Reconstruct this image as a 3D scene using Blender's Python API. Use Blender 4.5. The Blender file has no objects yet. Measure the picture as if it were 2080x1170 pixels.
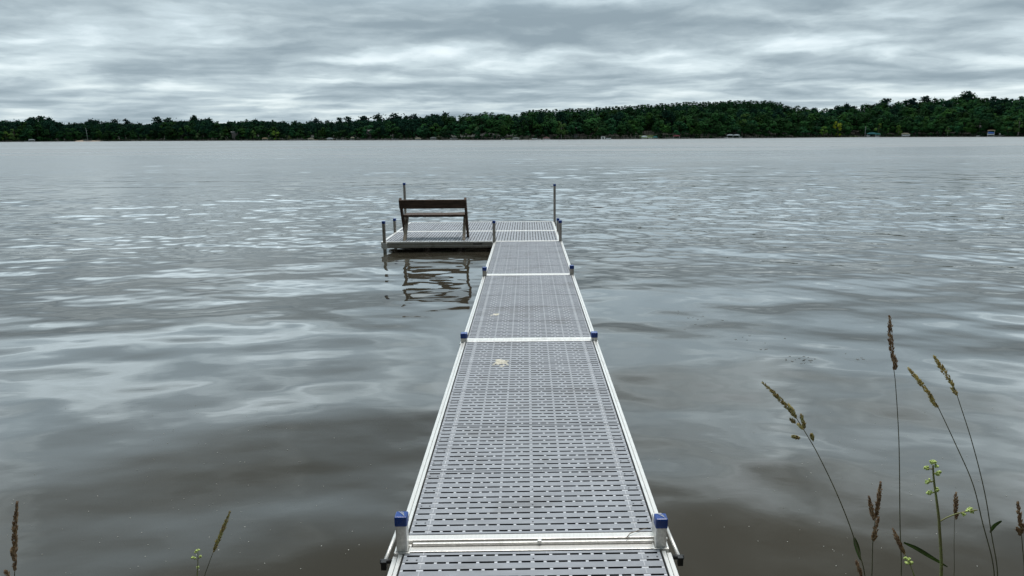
import bpy, bmesh, math, random
import numpy as np
from mathutils import Vector, Matrix
SC = bpy.context.scene
COL = SC.collection
# ------------------------------------------------------------------ camera
F, CX, CY = 1440.0, 1095.0, 585.0            # focal length and principal point in pixels of the 2080 x 1170 photograph
TH, PSI, RHO, HC = math.atan(308 / 1440), 0.016, 0.0055, 1.93
CAM = Vector((-0.02, 0.0, HC))
ROT = Matrix.Rotation(-PSI, 3, 'Z') @ Matrix.Rotation(math.pi / 2 - TH, 3, 'X') @ Matrix.Rotation(-RHO, 3, 'Z')
cd = bpy.data.cameras.new('camera'); cam = bpy.data.objects.new('camera', cd); COL.objects.link(cam)
cam.location = CAM; cam.rotation_euler = ROT.to_euler()
cd.sensor_width = 36.0; cd.lens = F / 2080 * 36.0; cd.shift_x = -(CX - 1040) / 2080
cd.clip_start = 0.05; cd.clip_end = 6000.0
SC.camera = cam
SC.view_settings.view_transform = 'Standard'; SC.view_settings.look = 'None'
SC.view_settings.exposure = 0.46; SC.view_settings.gamma = 1.0

def ray(x, y): return ROT @ Vector(((x - CX) / F, -(y - CY) / F, -1.0))
def at_depth(x, y, Y):
    r = ray(x, y); return CAM + r * ((Y - CAM.y) / r.y)
def on_level(x, y, z):
    r = ray(x, y); return CAM + r * ((z - CAM.z) / r.z)
HZ = lambda x: 277.0 - RHO * (x - CX)        # the horizon's row at column x

# ------------------------------------------------------------------ node helpers
class NT:
    def __init__(s, tree): s.t = tree; s.t.nodes.clear()
    def n(s, typ, **kw):
        nd = s.t.nodes.new(typ)
        for k, v in kw.items():
            if k.startswith('i_'):
                nd.inputs[k[2:].replace('_', ' ')].default_value = v
            else: setattr(nd, k, v)
        return nd
    def l(s, a, b): s.t.links.new(a, b)
    def sock(s, nd_in, v):
        if hasattr(v, 'is_output'): s.l(v, nd_in)
        else: nd_in.default_value = v
    def math(s, op, a, b=0.0, c=None, clamp=False):
        nd = s.n('ShaderNodeMath', operation=op); nd.use_clamp = clamp
        s.sock(nd.inputs[0], a); s.sock(nd.inputs[1], b)
        if c is not None: s.sock(nd.inputs[2], c)
        return nd.outputs[0]
    def vec(s, op, a, b=(0, 0, 0)):
        nd = s.n('ShaderNodeVectorMath', operation=op)
        s.sock(nd.inputs[0], a); s.sock(nd.inputs[1], b)
        return nd.outputs[0]
    def comb(s, x, y, z=0.0):
        nd = s.n('ShaderNodeCombineXYZ')
        for i, v in enumerate((x, y, z)): s.sock(nd.inputs[i], v)
        return nd.outputs[0]
    def noise(s, v, scale, detail=4.0, rough=0.5, dist=0.0, out=0):
        nd = s.n('ShaderNodeTexNoise'); s.l(v, nd.inputs['Vector'])
        nd.inputs['Scale'].default_value = scale; nd.inputs['Detail'].default_value = detail
        nd.inputs['Roughness'].default_value = rough; nd.inputs['Distortion'].default_value = dist
        return nd.outputs[out]
    def mix(s, f, a, b, blend='MIX'):
        nd = s.n('ShaderNodeMix', data_type='RGBA', blend_type=blend)
        s.sock(nd.inputs[0], f); s.sock(nd.inputs[6], a); s.sock(nd.inputs[7], b)
        return nd.outputs[2]
    def rng(s, v, a, b, c, d, smooth=True):
        nd = s.n('ShaderNodeMapRange', interpolation_type='SMOOTHSTEP' if smooth else 'LINEAR'); s.l(v, nd.inputs[0])
        for i, q in enumerate((a, b, c, d)): nd.inputs[i + 1].default_value = q
        return nd.outputs[0]
def C4(c): return (c[0], c[1], c[2], 1.0)

# ------------------------------------------------------------------ sky: overcast layer of cloud over a blue sky
SUN_EL, SUN_AZ = math.radians(74), math.radians(12)      # ahead of the camera, high, behind the cloud
W = bpy.data.worlds.new('World'); SC.world = W; W.use_nodes = True
k = NT(W.node_tree)
tc = k.n('ShaderNodeTexCoord').outputs['Generated']
sep = k.n('ShaderNodeSeparateXYZ'); k.l(tc, sep.inputs[0])
sx, sy, sz = sep.outputs
zz = k.math('MAXIMUM', sz, 0.0)
zc = k.math('ADD', zz, 0.09)
P = k.comb(k.math('DIVIDE', sx, zc), k.math('DIVIDE', sy, zc), 0.0)
P = k.vec('MULTIPLY', P, (1.15, 1.35, 1.0))
A = k.comb(k.math('ARCTAN2', sx, sy), k.math('MULTIPLY', k.math('POWER', k.math('ADD', zz, 0.01), 0.8), 2.6), 0.0)
lump = k.noise(A, 8.0, 9.0, 0.55, 0.4)
lumpc = k.vec('SUBTRACT', k.noise(A, 10.0, 8.0, 0.55, out=1), (0.5, 0.5, 0.5))
warp = k.vec('SUBTRACT', k.noise(P, 0.5, 3.0, 0.5, out=1), (0.5, 0.5, 0.5))
Pw = k.vec('ADD', P, k.vec('MULTIPLY', warp, (0.9, 0.9, 0.0)))
SEED = (7.3, 2.1, 0.0)
Pw = k.vec('ADD', k.vec('ADD', Pw, SEED), k.vec('MULTIPLY', lumpc, (0.5, 0.62, 0.0)))
n1 = k.noise(Pw, 0.62, 10.0, 0.51)
n2 = k.noise(k.vec('ADD', Pw, (0.05, 0.38, 0.0)), 0.62, 6.0, 0.48)
big = k.noise(k.vec('ADD', P, (3.0, 9.0, 0.0)), 0.22, 2.0, 0.5)
emb = k.math('SUBTRACT', n2, n1)
vo = k.n('ShaderNodeTexVoronoi', feature='SMOOTH_F1'); k.l(k.vec('ADD', Pw, (1.7, 4.4, 0.0)), vo.inputs['Vector']); vo.inputs['Scale'].default_value = 0.85; vo.inputs['Smoothness'].default_value = 0.55; vo.inputs['Detail'].default_value = 0.0
cell = k.math('SUBTRACT', 0.50, vo.outputs['Distance'])
lum = k.math('ADD', k.math('ADD', k.math('MULTIPLY', k.math('SUBTRACT', n1, 0.5), 1.25), k.math('MULTIPLY', cell, 0.42)), 0.43)
lum = k.math('ADD', lum, k.math('MULTIPLY', emb, -1.4))
n3 = k.noise(Pw, 1.9, 8.0, 0.55); n4 = k.noise(k.vec('ADD', Pw, (0.02, 0.17, 0.0)), 1.9, 7.0, 0.5)
lum = k.math('ADD', lum, k.math('ADD', k.math('MULTIPLY', k.math('SUBTRACT', n3, n4), 0.45), k.math('MULTIPLY', k.math('SUBTRACT', n3, 0.5), 0.16)))
lum = k.math('ADD', lum, k.math('MULTIPLY', k.math('SUBTRACT', lump, 0.5), 0.85))
lum = k.math('ADD', lum, k.math('MULTIPLY', k.math('SUBTRACT', big, 0.5), 0.7))
# the heavy and the bright banks of this particular sky: (azimuth, height, half widths, weight)
azw = k.math('ADD', k.math('ARCTAN2', sx, sy), k.math('MULTIPLY', k.math('SUBTRACT', lump, 0.5), 0.22))
lz = k.n('ShaderNodeSeparateXYZ'); k.l(lumpc, lz.inputs[0])
elw = k.math('ADD', zz, k.math('MULTIPLY', lz.outputs[1], 0.040))
for az_, el_, wa, we, amp in ((-.64, .158, .13, .022, .24), (-.46, .104, .14, .013, .26), (-.005, .120, .11, .010, .26), (.20, .186, .10, .016, -.22), (-.52, .176, .08, .012, -.12), (.30, .103, .18, .011, .14), (-.15, .078, .15, .008, .14), (.58, .080, .2, .009, .16),
                              (-.26, .182, .30, .024, -.30), (-.58, .120, .11, .011, -.20), (.44, .146, .26, .023, -.20), (-.05, .152, .13, .013, -.16), (-.26, .140, .18, .012, -.14), (-.29, .068, .22, .009, -.12), (.05, .088, .11, .008, -.12), (-.62, .055, .22, .014, -.12)):
    q_ = k.math('ADD', k.math('POWER', k.math('MULTIPLY', k.math('SUBTRACT', azw, az_), 1 / wa), 2.0), k.math('POWER', k.math('MULTIPLY', k.math('SUBTRACT', elw, el_), 1 / we), 2.0))
    lum = k.math('ADD', lum, k.math('MULTIPLY', k.math('EXPONENT', k.math('MULTIPLY', q_, -0.7)), amp * 0.55))
# overhead: large patches of thick and thin cloud
hi = k.math('SUBTRACT', k.noise(tc, 5.5, 3.0, 0.5, 0.5), 0.5)
lum = k.math('ADD', lum, k.math('MULTIPLY', k.math('MULTIPLY', hi, 2.2), k.rng(sz, 0.19, 0.36, 0.0, 1.0)))
# the cloud thins towards the horizon and is heavier higher up
lum = k.math('ADD', lum, k.rng(sz, 0.02, 0.19, 0.11, -0.08))
lum = k.math('ADD', k.math('MULTIPLY', k.math('SUBTRACT', lum, 0.5), 1.0), 0.345)
lum = k.rng(lum, -0.30, 1.22, 0.0, 1.0)
cr = k.n('ShaderNodeValToRGB'); k.l(lum, cr.inputs[0])
el = cr.color_ramp.elements
el[0].position = 0.03; el[0].color = C4((0.215, 0.275, 0.315))
el[1].position = 0.98; el[1].color = C4((0.70, 0.77, 0.785))
for p_, c_ in ((0.33, (0.33, 0.402, 0.442)), (0.58, (0.45, 0.532, 0.568)), (0.8, (0.61, 0.69, 0.72))):
    e_ = el.new(p_); e_.color = C4(c_)
sky = k.n('ShaderNodeTexSky', sky_type='NISHITA'); sky.sun_disc = False
sky.sun_elevation = SUN_EL; sky.sun_rotation = SUN_AZ
skyc = k.vec('MULTIPLY', sky.outputs[0], (0.10, 0.10, 0.10))
thin = k.rng(lum, 0.35, 0.75, 0.0, 1.0)
cover = k.math('SUBTRACT', 1.0, k.math('MULTIPLY', thin, 0.12))
colr = k.mix(cover, skyc, cr.outputs[0])
boost = k.math('MULTIPLY', k.rng(sz, 0.150, 0.300, 1.0, 3.6), k.rng(sz, 0.30, 0.55, 1.0, 0.22))           # bright sky band added above the view to lighten the water; dimmer overhead
colr = k.vec('SCALE', colr); colr.node.inputs['Scale'].default_value = 1.0; k.l(boost, colr.node.inputs['Scale'])
bg = k.n('ShaderNodeBackground'); k.l(colr, bg.inputs[0]); bg.inputs[1].default_value = 1.0
k.l(bg.outputs[0], k.n('ShaderNodeOutputWorld').inputs[0])

sl = bpy.data.lights.new('sun', 'SUN'); sl.energy = 2.0; sl.angle = math.radians(28); sl.color = (1.0, 0.97, 0.93)
so = bpy.data.objects.new('sun', sl); COL.objects.link(so)
sd = Vector((math.cos(SUN_EL) * math.sin(SUN_AZ), math.cos(SUN_EL) * math.cos(SUN_AZ), math.sin(SUN_EL)))
so.rotation_euler = sd.to_track_quat('Z', 'Y').to_euler(); so.location = (0, 0, 60)

# ------------------------------------------------------------------ object helpers
def tag(o, label=None, cat=None, group=None, kind=None):
    if label: o['label'] = label
    if cat: o['category'] = cat
    if group: o['group'] = group
    if kind: o['kind'] = kind
    return o
def empty(name, loc=(0, 0, 0), rot=(0, 0, 0)):
    o = bpy.data.objects.new(name, None); COL.objects.link(o); o.location = loc; o.rotation_euler = rot; o.empty_display_size = 0.2
    return o
def link(name, me, parent=None):
    o = bpy.data.objects.new(name, me); COL.objects.link(o)
    if parent is not None: o.parent = parent
    return o
class MB:
    """collects simple shapes into one mesh"""
    def __init__(s): s.v = []; s.f = []; s.m = []; s.sm = []
    def add(s, vs, fs, mi=0, smooth=False):
        b = len(s.v); s.v += [tuple(v) for v in vs]
        for f in fs: s.f.append(tuple(b + i for i in f)); s.m.append(mi); s.sm.append(smooth)
    def box(s, x0, x1, y0, y1, z0, z1, mi=0, bottom=True, wall=None):
        vs = [(x0, y0, z0), (x1, y0, z0), (x1, y1, z0), (x0, y1, z0), (x0, y0, z1), (x1, y0, z1), (x1, y1, z1), (x0, y1, z1)]
        fs = [(4, 5, 6, 7), (0, 1, 5, 4), (1, 2, 6, 5), (2, 3, 7, 6), (3, 0, 4, 7)]
        if bottom: fs.append((3, 2, 1, 0))
        s.add(vs, fs, mi)
        if wall is not None: s.m[-len(fs) + 1:] = [wall] * (len(fs) - 1)
    def tube(s, pts, rads, n=8, mi=0, cap=True):
        pts = [Vector(p) for p in pts]; rings = []
        up = Vector((0.13, 0.21, 0.97))
        for i, p in enumerate(pts):
            d = (pts[min(i + 1, len(pts) - 1)] - pts[max(i - 1, 0)]).normalized()
            a = d.cross(up)
            if a.length < 1e-3: a = d.cross(Vector((1, 0, 0)))
            a.normalize(); b = d.cross(a)
            r = rads[i] if hasattr(rads, '__len__') else rads
            rings.append([p + (a * math.cos(t) + b * math.sin(t)) * r for t in [2 * math.pi * j / n for j in range(n)]])
        vs = [v for r in rings for v in r]; fs = []
        for i in range(len(pts) - 1):
            for j in range(n):
                q = (j + 1) % n; fs.append((i * n + j, i * n + q, (i + 1) * n + q, (i + 1) * n + j))
        if cap: fs.append(tuple(range(n))[::-1]); fs.append(tuple((len(pts) - 1) * n + j for j in range(n)))
        s.add(vs, fs, mi, True)
    def prism(s, poly, axis, a0, a1, mi=0, smooth=False):
        """poly: 2D outline; axis 'x' puts it in (y, z) and sweeps x, 'y' in (x, z), 'z' in (x, y)"""
        def P3(p, a): return {'x': (a, p[0], p[1]), 'y': (p[0], a, p[1]), 'z': (p[0], p[1], a)}[axis]
        n = len(poly); vs = [P3(p, a0) for p in poly] + [P3(p, a1) for p in poly]
        fs = [tuple(range(n))[::-1], tuple(range(n, 2 * n))] + [(i, (i + 1) % n, n + (i + 1) % n, n + i) for i in range(n)]
        s.add(vs, fs, mi, smooth)
    def mesh(s, name, mats, bevel=0.0, fix=False):
        me = bpy.data.meshes.new(name); me.from_pydata(s.v, [], s.f)
        for m in (mats if isinstance(mats, (list, tuple)) else [mats]): me.materials.append(m)
        me.polygons.foreach_set('material_index', s.m); me.polygons.foreach_set('use_smooth', s.sm)
        if bevel or fix:
            bm = bmesh.new(); bm.from_mesh(me)
            bmesh.ops.recalc_face_normals(bm, faces=bm.faces)
            if bevel: bmesh.ops.bevel(bm, geom=[e for e in bm.edges if e.is_manifold], offset=bevel, segments=2, affect='EDGES', profile=0.5)
            bm.to_mesh(me); bm.free()
        me.update(); return me
    def build(s, name, mats, parent=None, bevel=0.0, fix=False): return link(name, s.mesh(name, mats, bevel, fix), parent)

def material(name, col, rough=0.5, metal=0.0, var=0.15, scale=6.0, col2=None, bump=0.0, bscale=40.0, stretch=(1, 1, 1), spec=0.5, detail=5.0, dirt=None, world=False):
    m = bpy.data.materials.new(name); m.use_nodes = True; t = NT(m.node_tree)
    co = t.n('ShaderNodeNewGeometry').outputs['Position'] if world else t.n('ShaderNodeTexCoord').outputs['Object']
    v = t.vec('MULTIPLY', co, stretch)
    nz = t.noise(v, scale, detail, 0.6)
    c2 = col2 if col2 else tuple(x * (1 - var * 2) for x in col)
    c1 = col if col2 else tuple(min(1, x * (1 + var)) for x in col)
    c = t.mix(t.rng(nz, 0.3, 0.7, 0, 1), C4(c1), C4(c2))
    if dirt:
        dn = t.noise(t.vec('ADD', co, (5.1, 2.2, 1.7)), dirt[1], 6.0, 0.65)
        c = t.mix(t.math('MULTIPLY', t.rng(dn, dirt[2], dirt[2] + 0.16, 0, 1), dirt[3]), c, C4(dirt[0]))
    b = t.n('ShaderNodeBsdfPrincipled'); t.l(c, b.inputs['Base Color'])
    t.l(t.rng(nz, 0.2, 0.8, max(0.02, rough - 0.08), min(1, rough + 0.08)), b.inputs['Roughness'])
    b.inputs['Metallic'].default_value = metal; b.inputs['Specular IOR Level'].default_value = spec
    if bump:
        bn = t.n('ShaderNodeBump'); bn.inputs['Strength'].default_value = 1.0; bn.inputs['Distance'].default_value = bump
        t.l(t.noise(v, bscale, 4.0, 0.6), bn.inputs['Height']); t.l(bn.outputs[0], b.inputs['Normal'])
    t.l(b.outputs[0], t.n('ShaderNodeOutputMaterial').inputs[0])
    return m
M = {
 'alu': material('aluminium', (0.80, 0.785, 0.75), 0.42, 0.60, 0.06, 14, stretch=(6, 1, 6), dirt=((0.40, 0.38, 0.35), 6.0, 0.56, 0.45), bump=0.0006, bscale=60, world=True),
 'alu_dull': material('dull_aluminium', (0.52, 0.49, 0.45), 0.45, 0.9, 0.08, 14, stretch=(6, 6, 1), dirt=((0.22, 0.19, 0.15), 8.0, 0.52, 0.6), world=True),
 'deck': material('deck_plastic', (0.335, 0.354, 0.386), 0.62, 0, 0.05, 5, col2=(0.275, 0.291, 0.318), stretch=(1, 2.5, 1), dirt=((0.19, 0.19, 0.195), 2.3, 0.52, 0.5), bump=0.0014, bscale=300, world=True),
 'deck_smooth': material('deck_plastic_smooth', (0.57, 0.59, 0.62), 0.5, 0, 0.05, 9, dirt=((0.34, 0.33, 0.31), 4.0, 0.54, 0.6), world=True),
 'grime': material('slot_grime', (0.035, 0.035, 0.036), 0.9),  # shade inside the deck slots, painted into the wall colour
 'rib': material('deck_rib', (0.46, 0.475, 0.50), 0.55),
 'screw': material('dark_screw', (0.03, 0.03, 0.035), 0.5),
 'cap': material('blue_plastic', (0.009, 0.052, 0.26), 0.30, 0, 0.1, 20, dirt=((0.03, 0.05, 0.14), 25.0, 0.6, 0.6)),
 'white': material('white_print', (0.75, 0.77, 0.78), 0.6),
 'black': material('black_rubber', (0.02, 0.02, 0.02), 0.5),
 'wood': material('weathered_wood', (0.105, 0.068, 0.048), 0.75, 0, 0.2, 7, col2=(0.045, 0.030, 0.022), stretch=(0.6, 5, 5), bump=0.002, bscale=30, spec=0.25),  # bench wood with its shade put into the colour
 'wood_leg': material('weathered_wood_grain', (0.36, 0.31, 0.25), 0.8, 0, 0.2, 7, col2=(0.20, 0.155, 0.115), stretch=(6, 6, 0.8), bump=0.002, bscale=30, spec=0.2),  # same bench wood, light put into the colour; the twig shares it
 'dropping': material('dried_dropping', (0.66, 0.62, 0.52), 0.9, 0, 0.15, 40),
}

# ------------------------------------------------------------------ water: a sheet with real waves, finer near the shore
def water_material():
    m = bpy.data.materials.new('lake_water'); m.use_nodes = True; t = NT(m.node_tree)
    co = t.n('ShaderNodeTexCoord').outputs['Object']
    sp = t.n('ShaderNodeSeparateXYZ'); t.l(co, sp.inputs[0])
    far = t.rng(sp.outputs[1], 6.0, 25.0, 0.0, 1.0)
    c = t.noise(t.vec('MULTIPLY', co, (3.2, 7.0, 0)), 1.0, 3.0, 0.5, 0.3)      # the finest ripples
    d = t.noise(t.vec('MULTIPLY', co, (0.06, 0.20, 0)), 1.0, 3.0, 0.55)        # long low waves far out
    h = t.math('ADD', t.math('MULTIPLY', c, t.math('ADD', 0.0005, t.math('MULTIPLY', far, t.rng(sp.outputs[1], 18.0, 45.0, 0.0025, 0.0)))), t.math('MULTIPLY', d, t.rng(sp.outputs[1], 60.0, 150.0, 0.0, 0.03)))
    bn = t.n('ShaderNodeBump'); bn.inputs['Strength'].default_value = 1.0; bn.inputs['Distance'].default_value = 1.0
    t.l(h, bn.inputs['Height'])
    murk = t.mix(t.rng(t.noise(co, 0.25, 3.0, 0.5), 0.35, 0.65, 0, 1), C4((0.040, 0.0360, 0.0265)), C4((0.053, 0.046, 0.033)))
    p = t.n('ShaderNodeBsdfPrincipled'); t.l(murk, p.inputs['Base Color'])
    # waves too small to see roughen the distance; streaks of slick water between the wind patches
    slick = t.rng(t.noise(t.vec('MULTIPLY', co, (0.010, 0.045, 0)), 1.0, 4.0, 0.6, 0.6), 0.42, 0.64, -0.03, 0.13)
    ro = t.math('ADD', t.rng(sp.outputs[1], 14.0, 55.0, 0.02, 0.22), t.rng(sp.outputs[1], 50.0, 160.0, 0.0, 0.09))
    t.l(t.math('ADD', ro, t.math('MULTIPLY', slick, t.rng(sp.outputs[1], 20.0, 90.0, 0.0, 1.0))), p.inputs['Roughness'])
    t.l(t.math('ADD', t.rng(sp.outputs[1], 4.0, 22.0, 1.35, 1.62), t.rng(sp.outputs[1], 14.0, 55.0, 0.0, 1.2)), p.inputs['IOR'])
    t.l(bn.outputs[0], p.inputs['Normal'])
    t.l(p.outputs[0], t.n('ShaderNodeOutputMaterial').inputs[0])
    return m
def build_water():
    Rw = np.random.default_rng(5); q = 0.0032
    rr = [2.2]
    while rr[-1] < 2600: rr.append(rr[-1] * (1 + (q if rr[-1] < 75 else min(0.04, q * (rr[-1] / 75) ** 2.2))))
    rr = np.array(rr)
    side = np.array([0.02 * 1.32 ** i for i in range(1, 12)]); side = 0.86 + np.minimum(np.cumsum(side), 0.70)
    side = np.unique(np.round(side, 4)); th = np.concatenate([-side[::-1], np.linspace(-0.86, 0.86, 600), side])
    X = rr[:, None] * np.sin(th)[None, :]; Y = rr[:, None] * np.cos(th)[None, :] - 1.2; Rr = np.broadcast_to(rr[:, None], X.shape)
    dr = np.gradient(rr)[:, None]; Z = np.zeros_like(X)
    sm = lambda v, a, b: (lambda u: u * u * (3 - 2 * u))(np.clip((v - a) / (b - a), 0, 1))
    patch = np.zeros_like(X)
    for i in range(9):
        a = Rw.uniform(0, 6.28); L = Rw.uniform(5, 26); patch += np.sin((X * np.cos(a) * 0.7 + Y * np.sin(a) * 1.3) * 6.283 / L + Rw.uniform(0, 6.28))
    patch = np.clip(0.85 + 0.12 * patch + 0.012 * np.clip(X, -12, 14), 0.25, 1.5)
    for lo, hi_, n, s_near, s_far, r0, r1, spread, pw in ((0.17, 0.6, 34, 0.004, 0.078, 8.0, 20.0, 0.6, 0.6), (0.6, 1.7, 26, 0.013, 0.036, 5.0, 20.0, 0.5, 0.6), (1.7, 4.5, 18, 0.013, 0.026, 4.0, 32.0, 0.45, 0.3)):
        band = np.zeros_like(X)
        for i in range(n):
            L = lo * (hi_ / lo) ** ((i + Rw.uniform()) / n); a = math.radians(-97) + Rw.normal() * spread; kk = 6.2832 / L
            fade = sm(L / dr, 2.5, 6.0)
            if fade.max() == 0: continue
            ph = kk * (X * math.cos(a) + Y * math.sin(a)) + Rw.uniform(0, 6.28)
            band += (np.sin(ph) + 0.22 * np.cos(2 * ph)) * fade * (math.sqrt(2 / n) / kk)
        Z += band * (s_near + (s_far - s_near) * sm(Rr, r0, r1)) * patch ** pw
    nr, nt = X.shape; V = np.stack([X, Y, Z], -1).reshape(-1, 3).astype(np.float32)
    I = np.arange(nr * nt, dtype=np.int32).reshape(nr, nt)
    Q = np.stack([I[:-1, :-1], I[:-1, 1:], I[1:, 1:], I[1:, :-1]], -1)[..., ::-1].reshape(-1, 4)
    me = bpy.data.meshes.new('lake_water'); me.vertices.add(len(V)); me.vertices.foreach_set('co', V.reshape(-1))
    me.loops.add(Q.size); me.loops.foreach_set('vertex_index', np.ascontiguousarray(Q.reshape(-1))); me.polygons.add(len(Q))
    me.polygons.foreach_set('loop_start', np.arange(0, Q.size, 4, dtype=np.int32)); me.polygons.foreach_set('use_smooth', np.ones(len(Q), bool))
    me.materials.append(water_material()); me.update(calc_edges=True)
    tag(link('lake_water', me), kind='structure')
    def height(x, y):
        r = math.hypot(x, y + 1.2); a = math.atan2(x, y + 1.2)
        return float(Z[min(len(rr) - 1, int(np.searchsorted(rr, r))), min(len(th) - 1, int(np.searchsorted(th, a)))])
    return height
water_z = build_water()

# ------------------------------------------------------------------ the near bank (below the picture's lower edge; the plants root in it)
m_bank = material('bank_soil', (0.075, 0.085, 0.04), 0.95, 0, 0.3, 3, col2=(0.07, 0.05, 0.035), bump=0.03, bscale=9)
rb = random.Random(3); g = MB(); nx, ny = 60, 24
for j in range(ny + 1):
    for i in range(nx + 1):
        x = -14 + 28 * i / nx; y = 2.05 - 9.0 * (j / ny) + 0.12 * math.sin(x * 1.7) + 0.06 * math.sin(x * 4.1 + 1)
        s = j / ny * 9.0
        z = -0.30 + 0.42 * min(1, s / 0.7) + 0.05 * s + rb.uniform(-0.02, 0.02)
        if abs(x) < 0.9: z = min(z, 0.08)
        g.v.append((x, y, z))
for j in range(ny):
    for i in range(nx):
        q = j * (nx + 1) + i; g.f.append((q, q + 1, q + nx + 2, q + nx + 1)[::-1]); g.m.append(0); g.sm.append(True)
tag(g.build('shore_bank', m_bank), kind='structure')
def bank_z(x, y): return 0.12

# ------------------------------------------------------------------ the dock
T = 0.0056; DZ = HC - 1.69 / math.cos(T)
def dock_pt(x, y, z=0.0): return Vector((x, y * math.cos(T) + z * math.sin(T), DZ - y * math.sin(T) + z * math.cos(T)))
dock = tag(empty('dock', (0, 0, DZ), (-T, 0, 0)), 'long aluminium dock with slotted grey decking and blue capped posts, L-shaped at its far end', 'dock')
XO, XI = 0.588, 0.540                          # outer edge of the rails, edge of the decking

def panel_mesh(half=0.540, L=0.600, name='deck_panel', sl_=0.0122):
    g = MB(); rows = 12; pitch = L / rows; top, bot = 0.0, (-0.014 if half < 0.6 else -0.034); e = 0.003
    y = e
    for r in range(rows):
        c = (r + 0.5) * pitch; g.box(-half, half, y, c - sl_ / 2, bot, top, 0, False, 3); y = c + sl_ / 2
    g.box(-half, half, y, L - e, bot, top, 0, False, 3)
    sc = half / 0.540
    for r in range(rows):
        c = (r + 0.5) * pitch; slots = []
        for sgn in (-1, 1):
            slots.append(tuple(sorted((sgn * 0.474 * sc, sgn * 0.528 * sc))))
            for cell in range(3):
                x0 = 0.452 - 0.1500 * (cell + 1)
                short = (cell + r) % 2 == 0
                n, ln = (3, 0.0375) if short else (2, 0.0625)
                for q in range(n):
                    m0 = x0 + (q + 0.5) * 0.15 / n
                    slots.append(tuple(sorted((sgn * (m0 - ln / 2) * sc, sgn * (m0 + ln / 2) * sc))))
        slots.sort(); x = -half
        for a, b in slots:
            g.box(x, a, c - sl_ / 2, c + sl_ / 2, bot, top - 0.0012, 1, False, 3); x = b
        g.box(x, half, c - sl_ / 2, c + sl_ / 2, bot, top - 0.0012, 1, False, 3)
    for sgn in (-1, 1):                          # a raised rib near each edge, screws beside it
        for r in range(rows + 1):
            ya = e if r == 0 else (r - 0.5) * pitch + sl_ / 2
            yb = L - e if r == rows else (r + 0.5) * pitch - sl_ / 2
            g.box(sgn * 0.460 * sc - 0.0022, sgn * 0.460 * sc + 0.0022, ya, yb, top, top + 0.0010, 4, False)
        for r in range(1, rows, 3):
            yy = (r + 1) * pitch - 0.004
            for xx in (0.482, 0.522):
                g.tube([(sgn * xx * sc, yy, top - 0.002), (sgn * xx * sc, yy, top + 0.0010)], 0.0042, 6, 2)
    for r in range(1, rows, 3):
        yy = (r + 1) * pitch - 0.004; g.tube([(0.004, yy, top - 0.002), (0.004, yy, top + 0.0010)], 0.004, 6, 2)
    for xx in (-0.06, 0.06): g.box(xx - 0.001, xx + 0.001, L - e - 0.018, L - e - 0.001, top, top + 0.001, 4, False)
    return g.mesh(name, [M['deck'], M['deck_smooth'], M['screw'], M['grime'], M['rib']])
PANEL = panel_mesh()

def rail(g, x0, x1, y0, y1, z=0.0):
    """an aluminium channel: x0 outer, x1 inner edge"""
    s = 1 if x0 > x1 else -1; a = abs(x0 - x1)
    g.box(*sorted((x0, x0 - s * 0.020)), y0, y1, z - 0.100, z - 0.006)
    g.box(*sorted((x0 - s * 0.024, x1)), y0, y1, z - 0.094, z + 0.003)
    g.box(*sorted((x0 - s * 0.0198, x0 - s * 0.0242)), y0 + .002, y1 - .002, z - 0.090, z - 0.030)
def section(y0, y1, d0, d1, z=0.0, x_off=0.0, notch=0.0):
    """a walkway section from y0 to y1 with the decking between d0 and d1"""
    g = MB()
    for s in (-1, 1): rail(g, s * XO, s * (XI + 0.008), y0, y1 - notch, z)
    g.box(-XI - 0.0075, XI + 0.0075, y0, d0 - 0.004, z - 0.096, z + 0.002)
    xe = XI + 0.0075 if not notch else 0.522
    g.box(-xe, xe, d1 + 0.004, y1, z - 0.096, z + 0.002)
    for q in range(1, 5):
        yy = d0 + (d1 - d0) * q / 5; g.box(-XI - 0.0075, XI + 0.0075, yy - 0.02, yy + 0.02, z - 0.095, z - 0.030)
    fr = g.build('section_frame', M['alu'], dock, bevel=0.0025)
    fr.location = (-0.011 + x_off, 0, 0)
    for q in range(5):
        o = link('deck_panel', PANEL, fr); o.location = (0, d0 + (d1 - d0) * q / 5, z); o.scale = (1, (d1 - d0) / 3.0, 1)
    return fr
section(-0.36, 2.753, -0.355, 2.713, -0.018, notch=0.055)
section(2.777, 5.918, 2.822, 5.862)
section(5.926, 8.975, 5.985, 8.918)
section(8.983, 12.070, 9.040, 12.045)
# hinge strip between the first two sections
g = MB(); g.box(-0.525, 0.512, 2.757, 2.769, -0.060, -0.003); g.tube([(0.02, 2.762, -0.004), (0.02, 2.762, 0.004)], 0.010, 10)
g.build('hinge_strip', M['alu'], dock, bevel=0.002)
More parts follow.
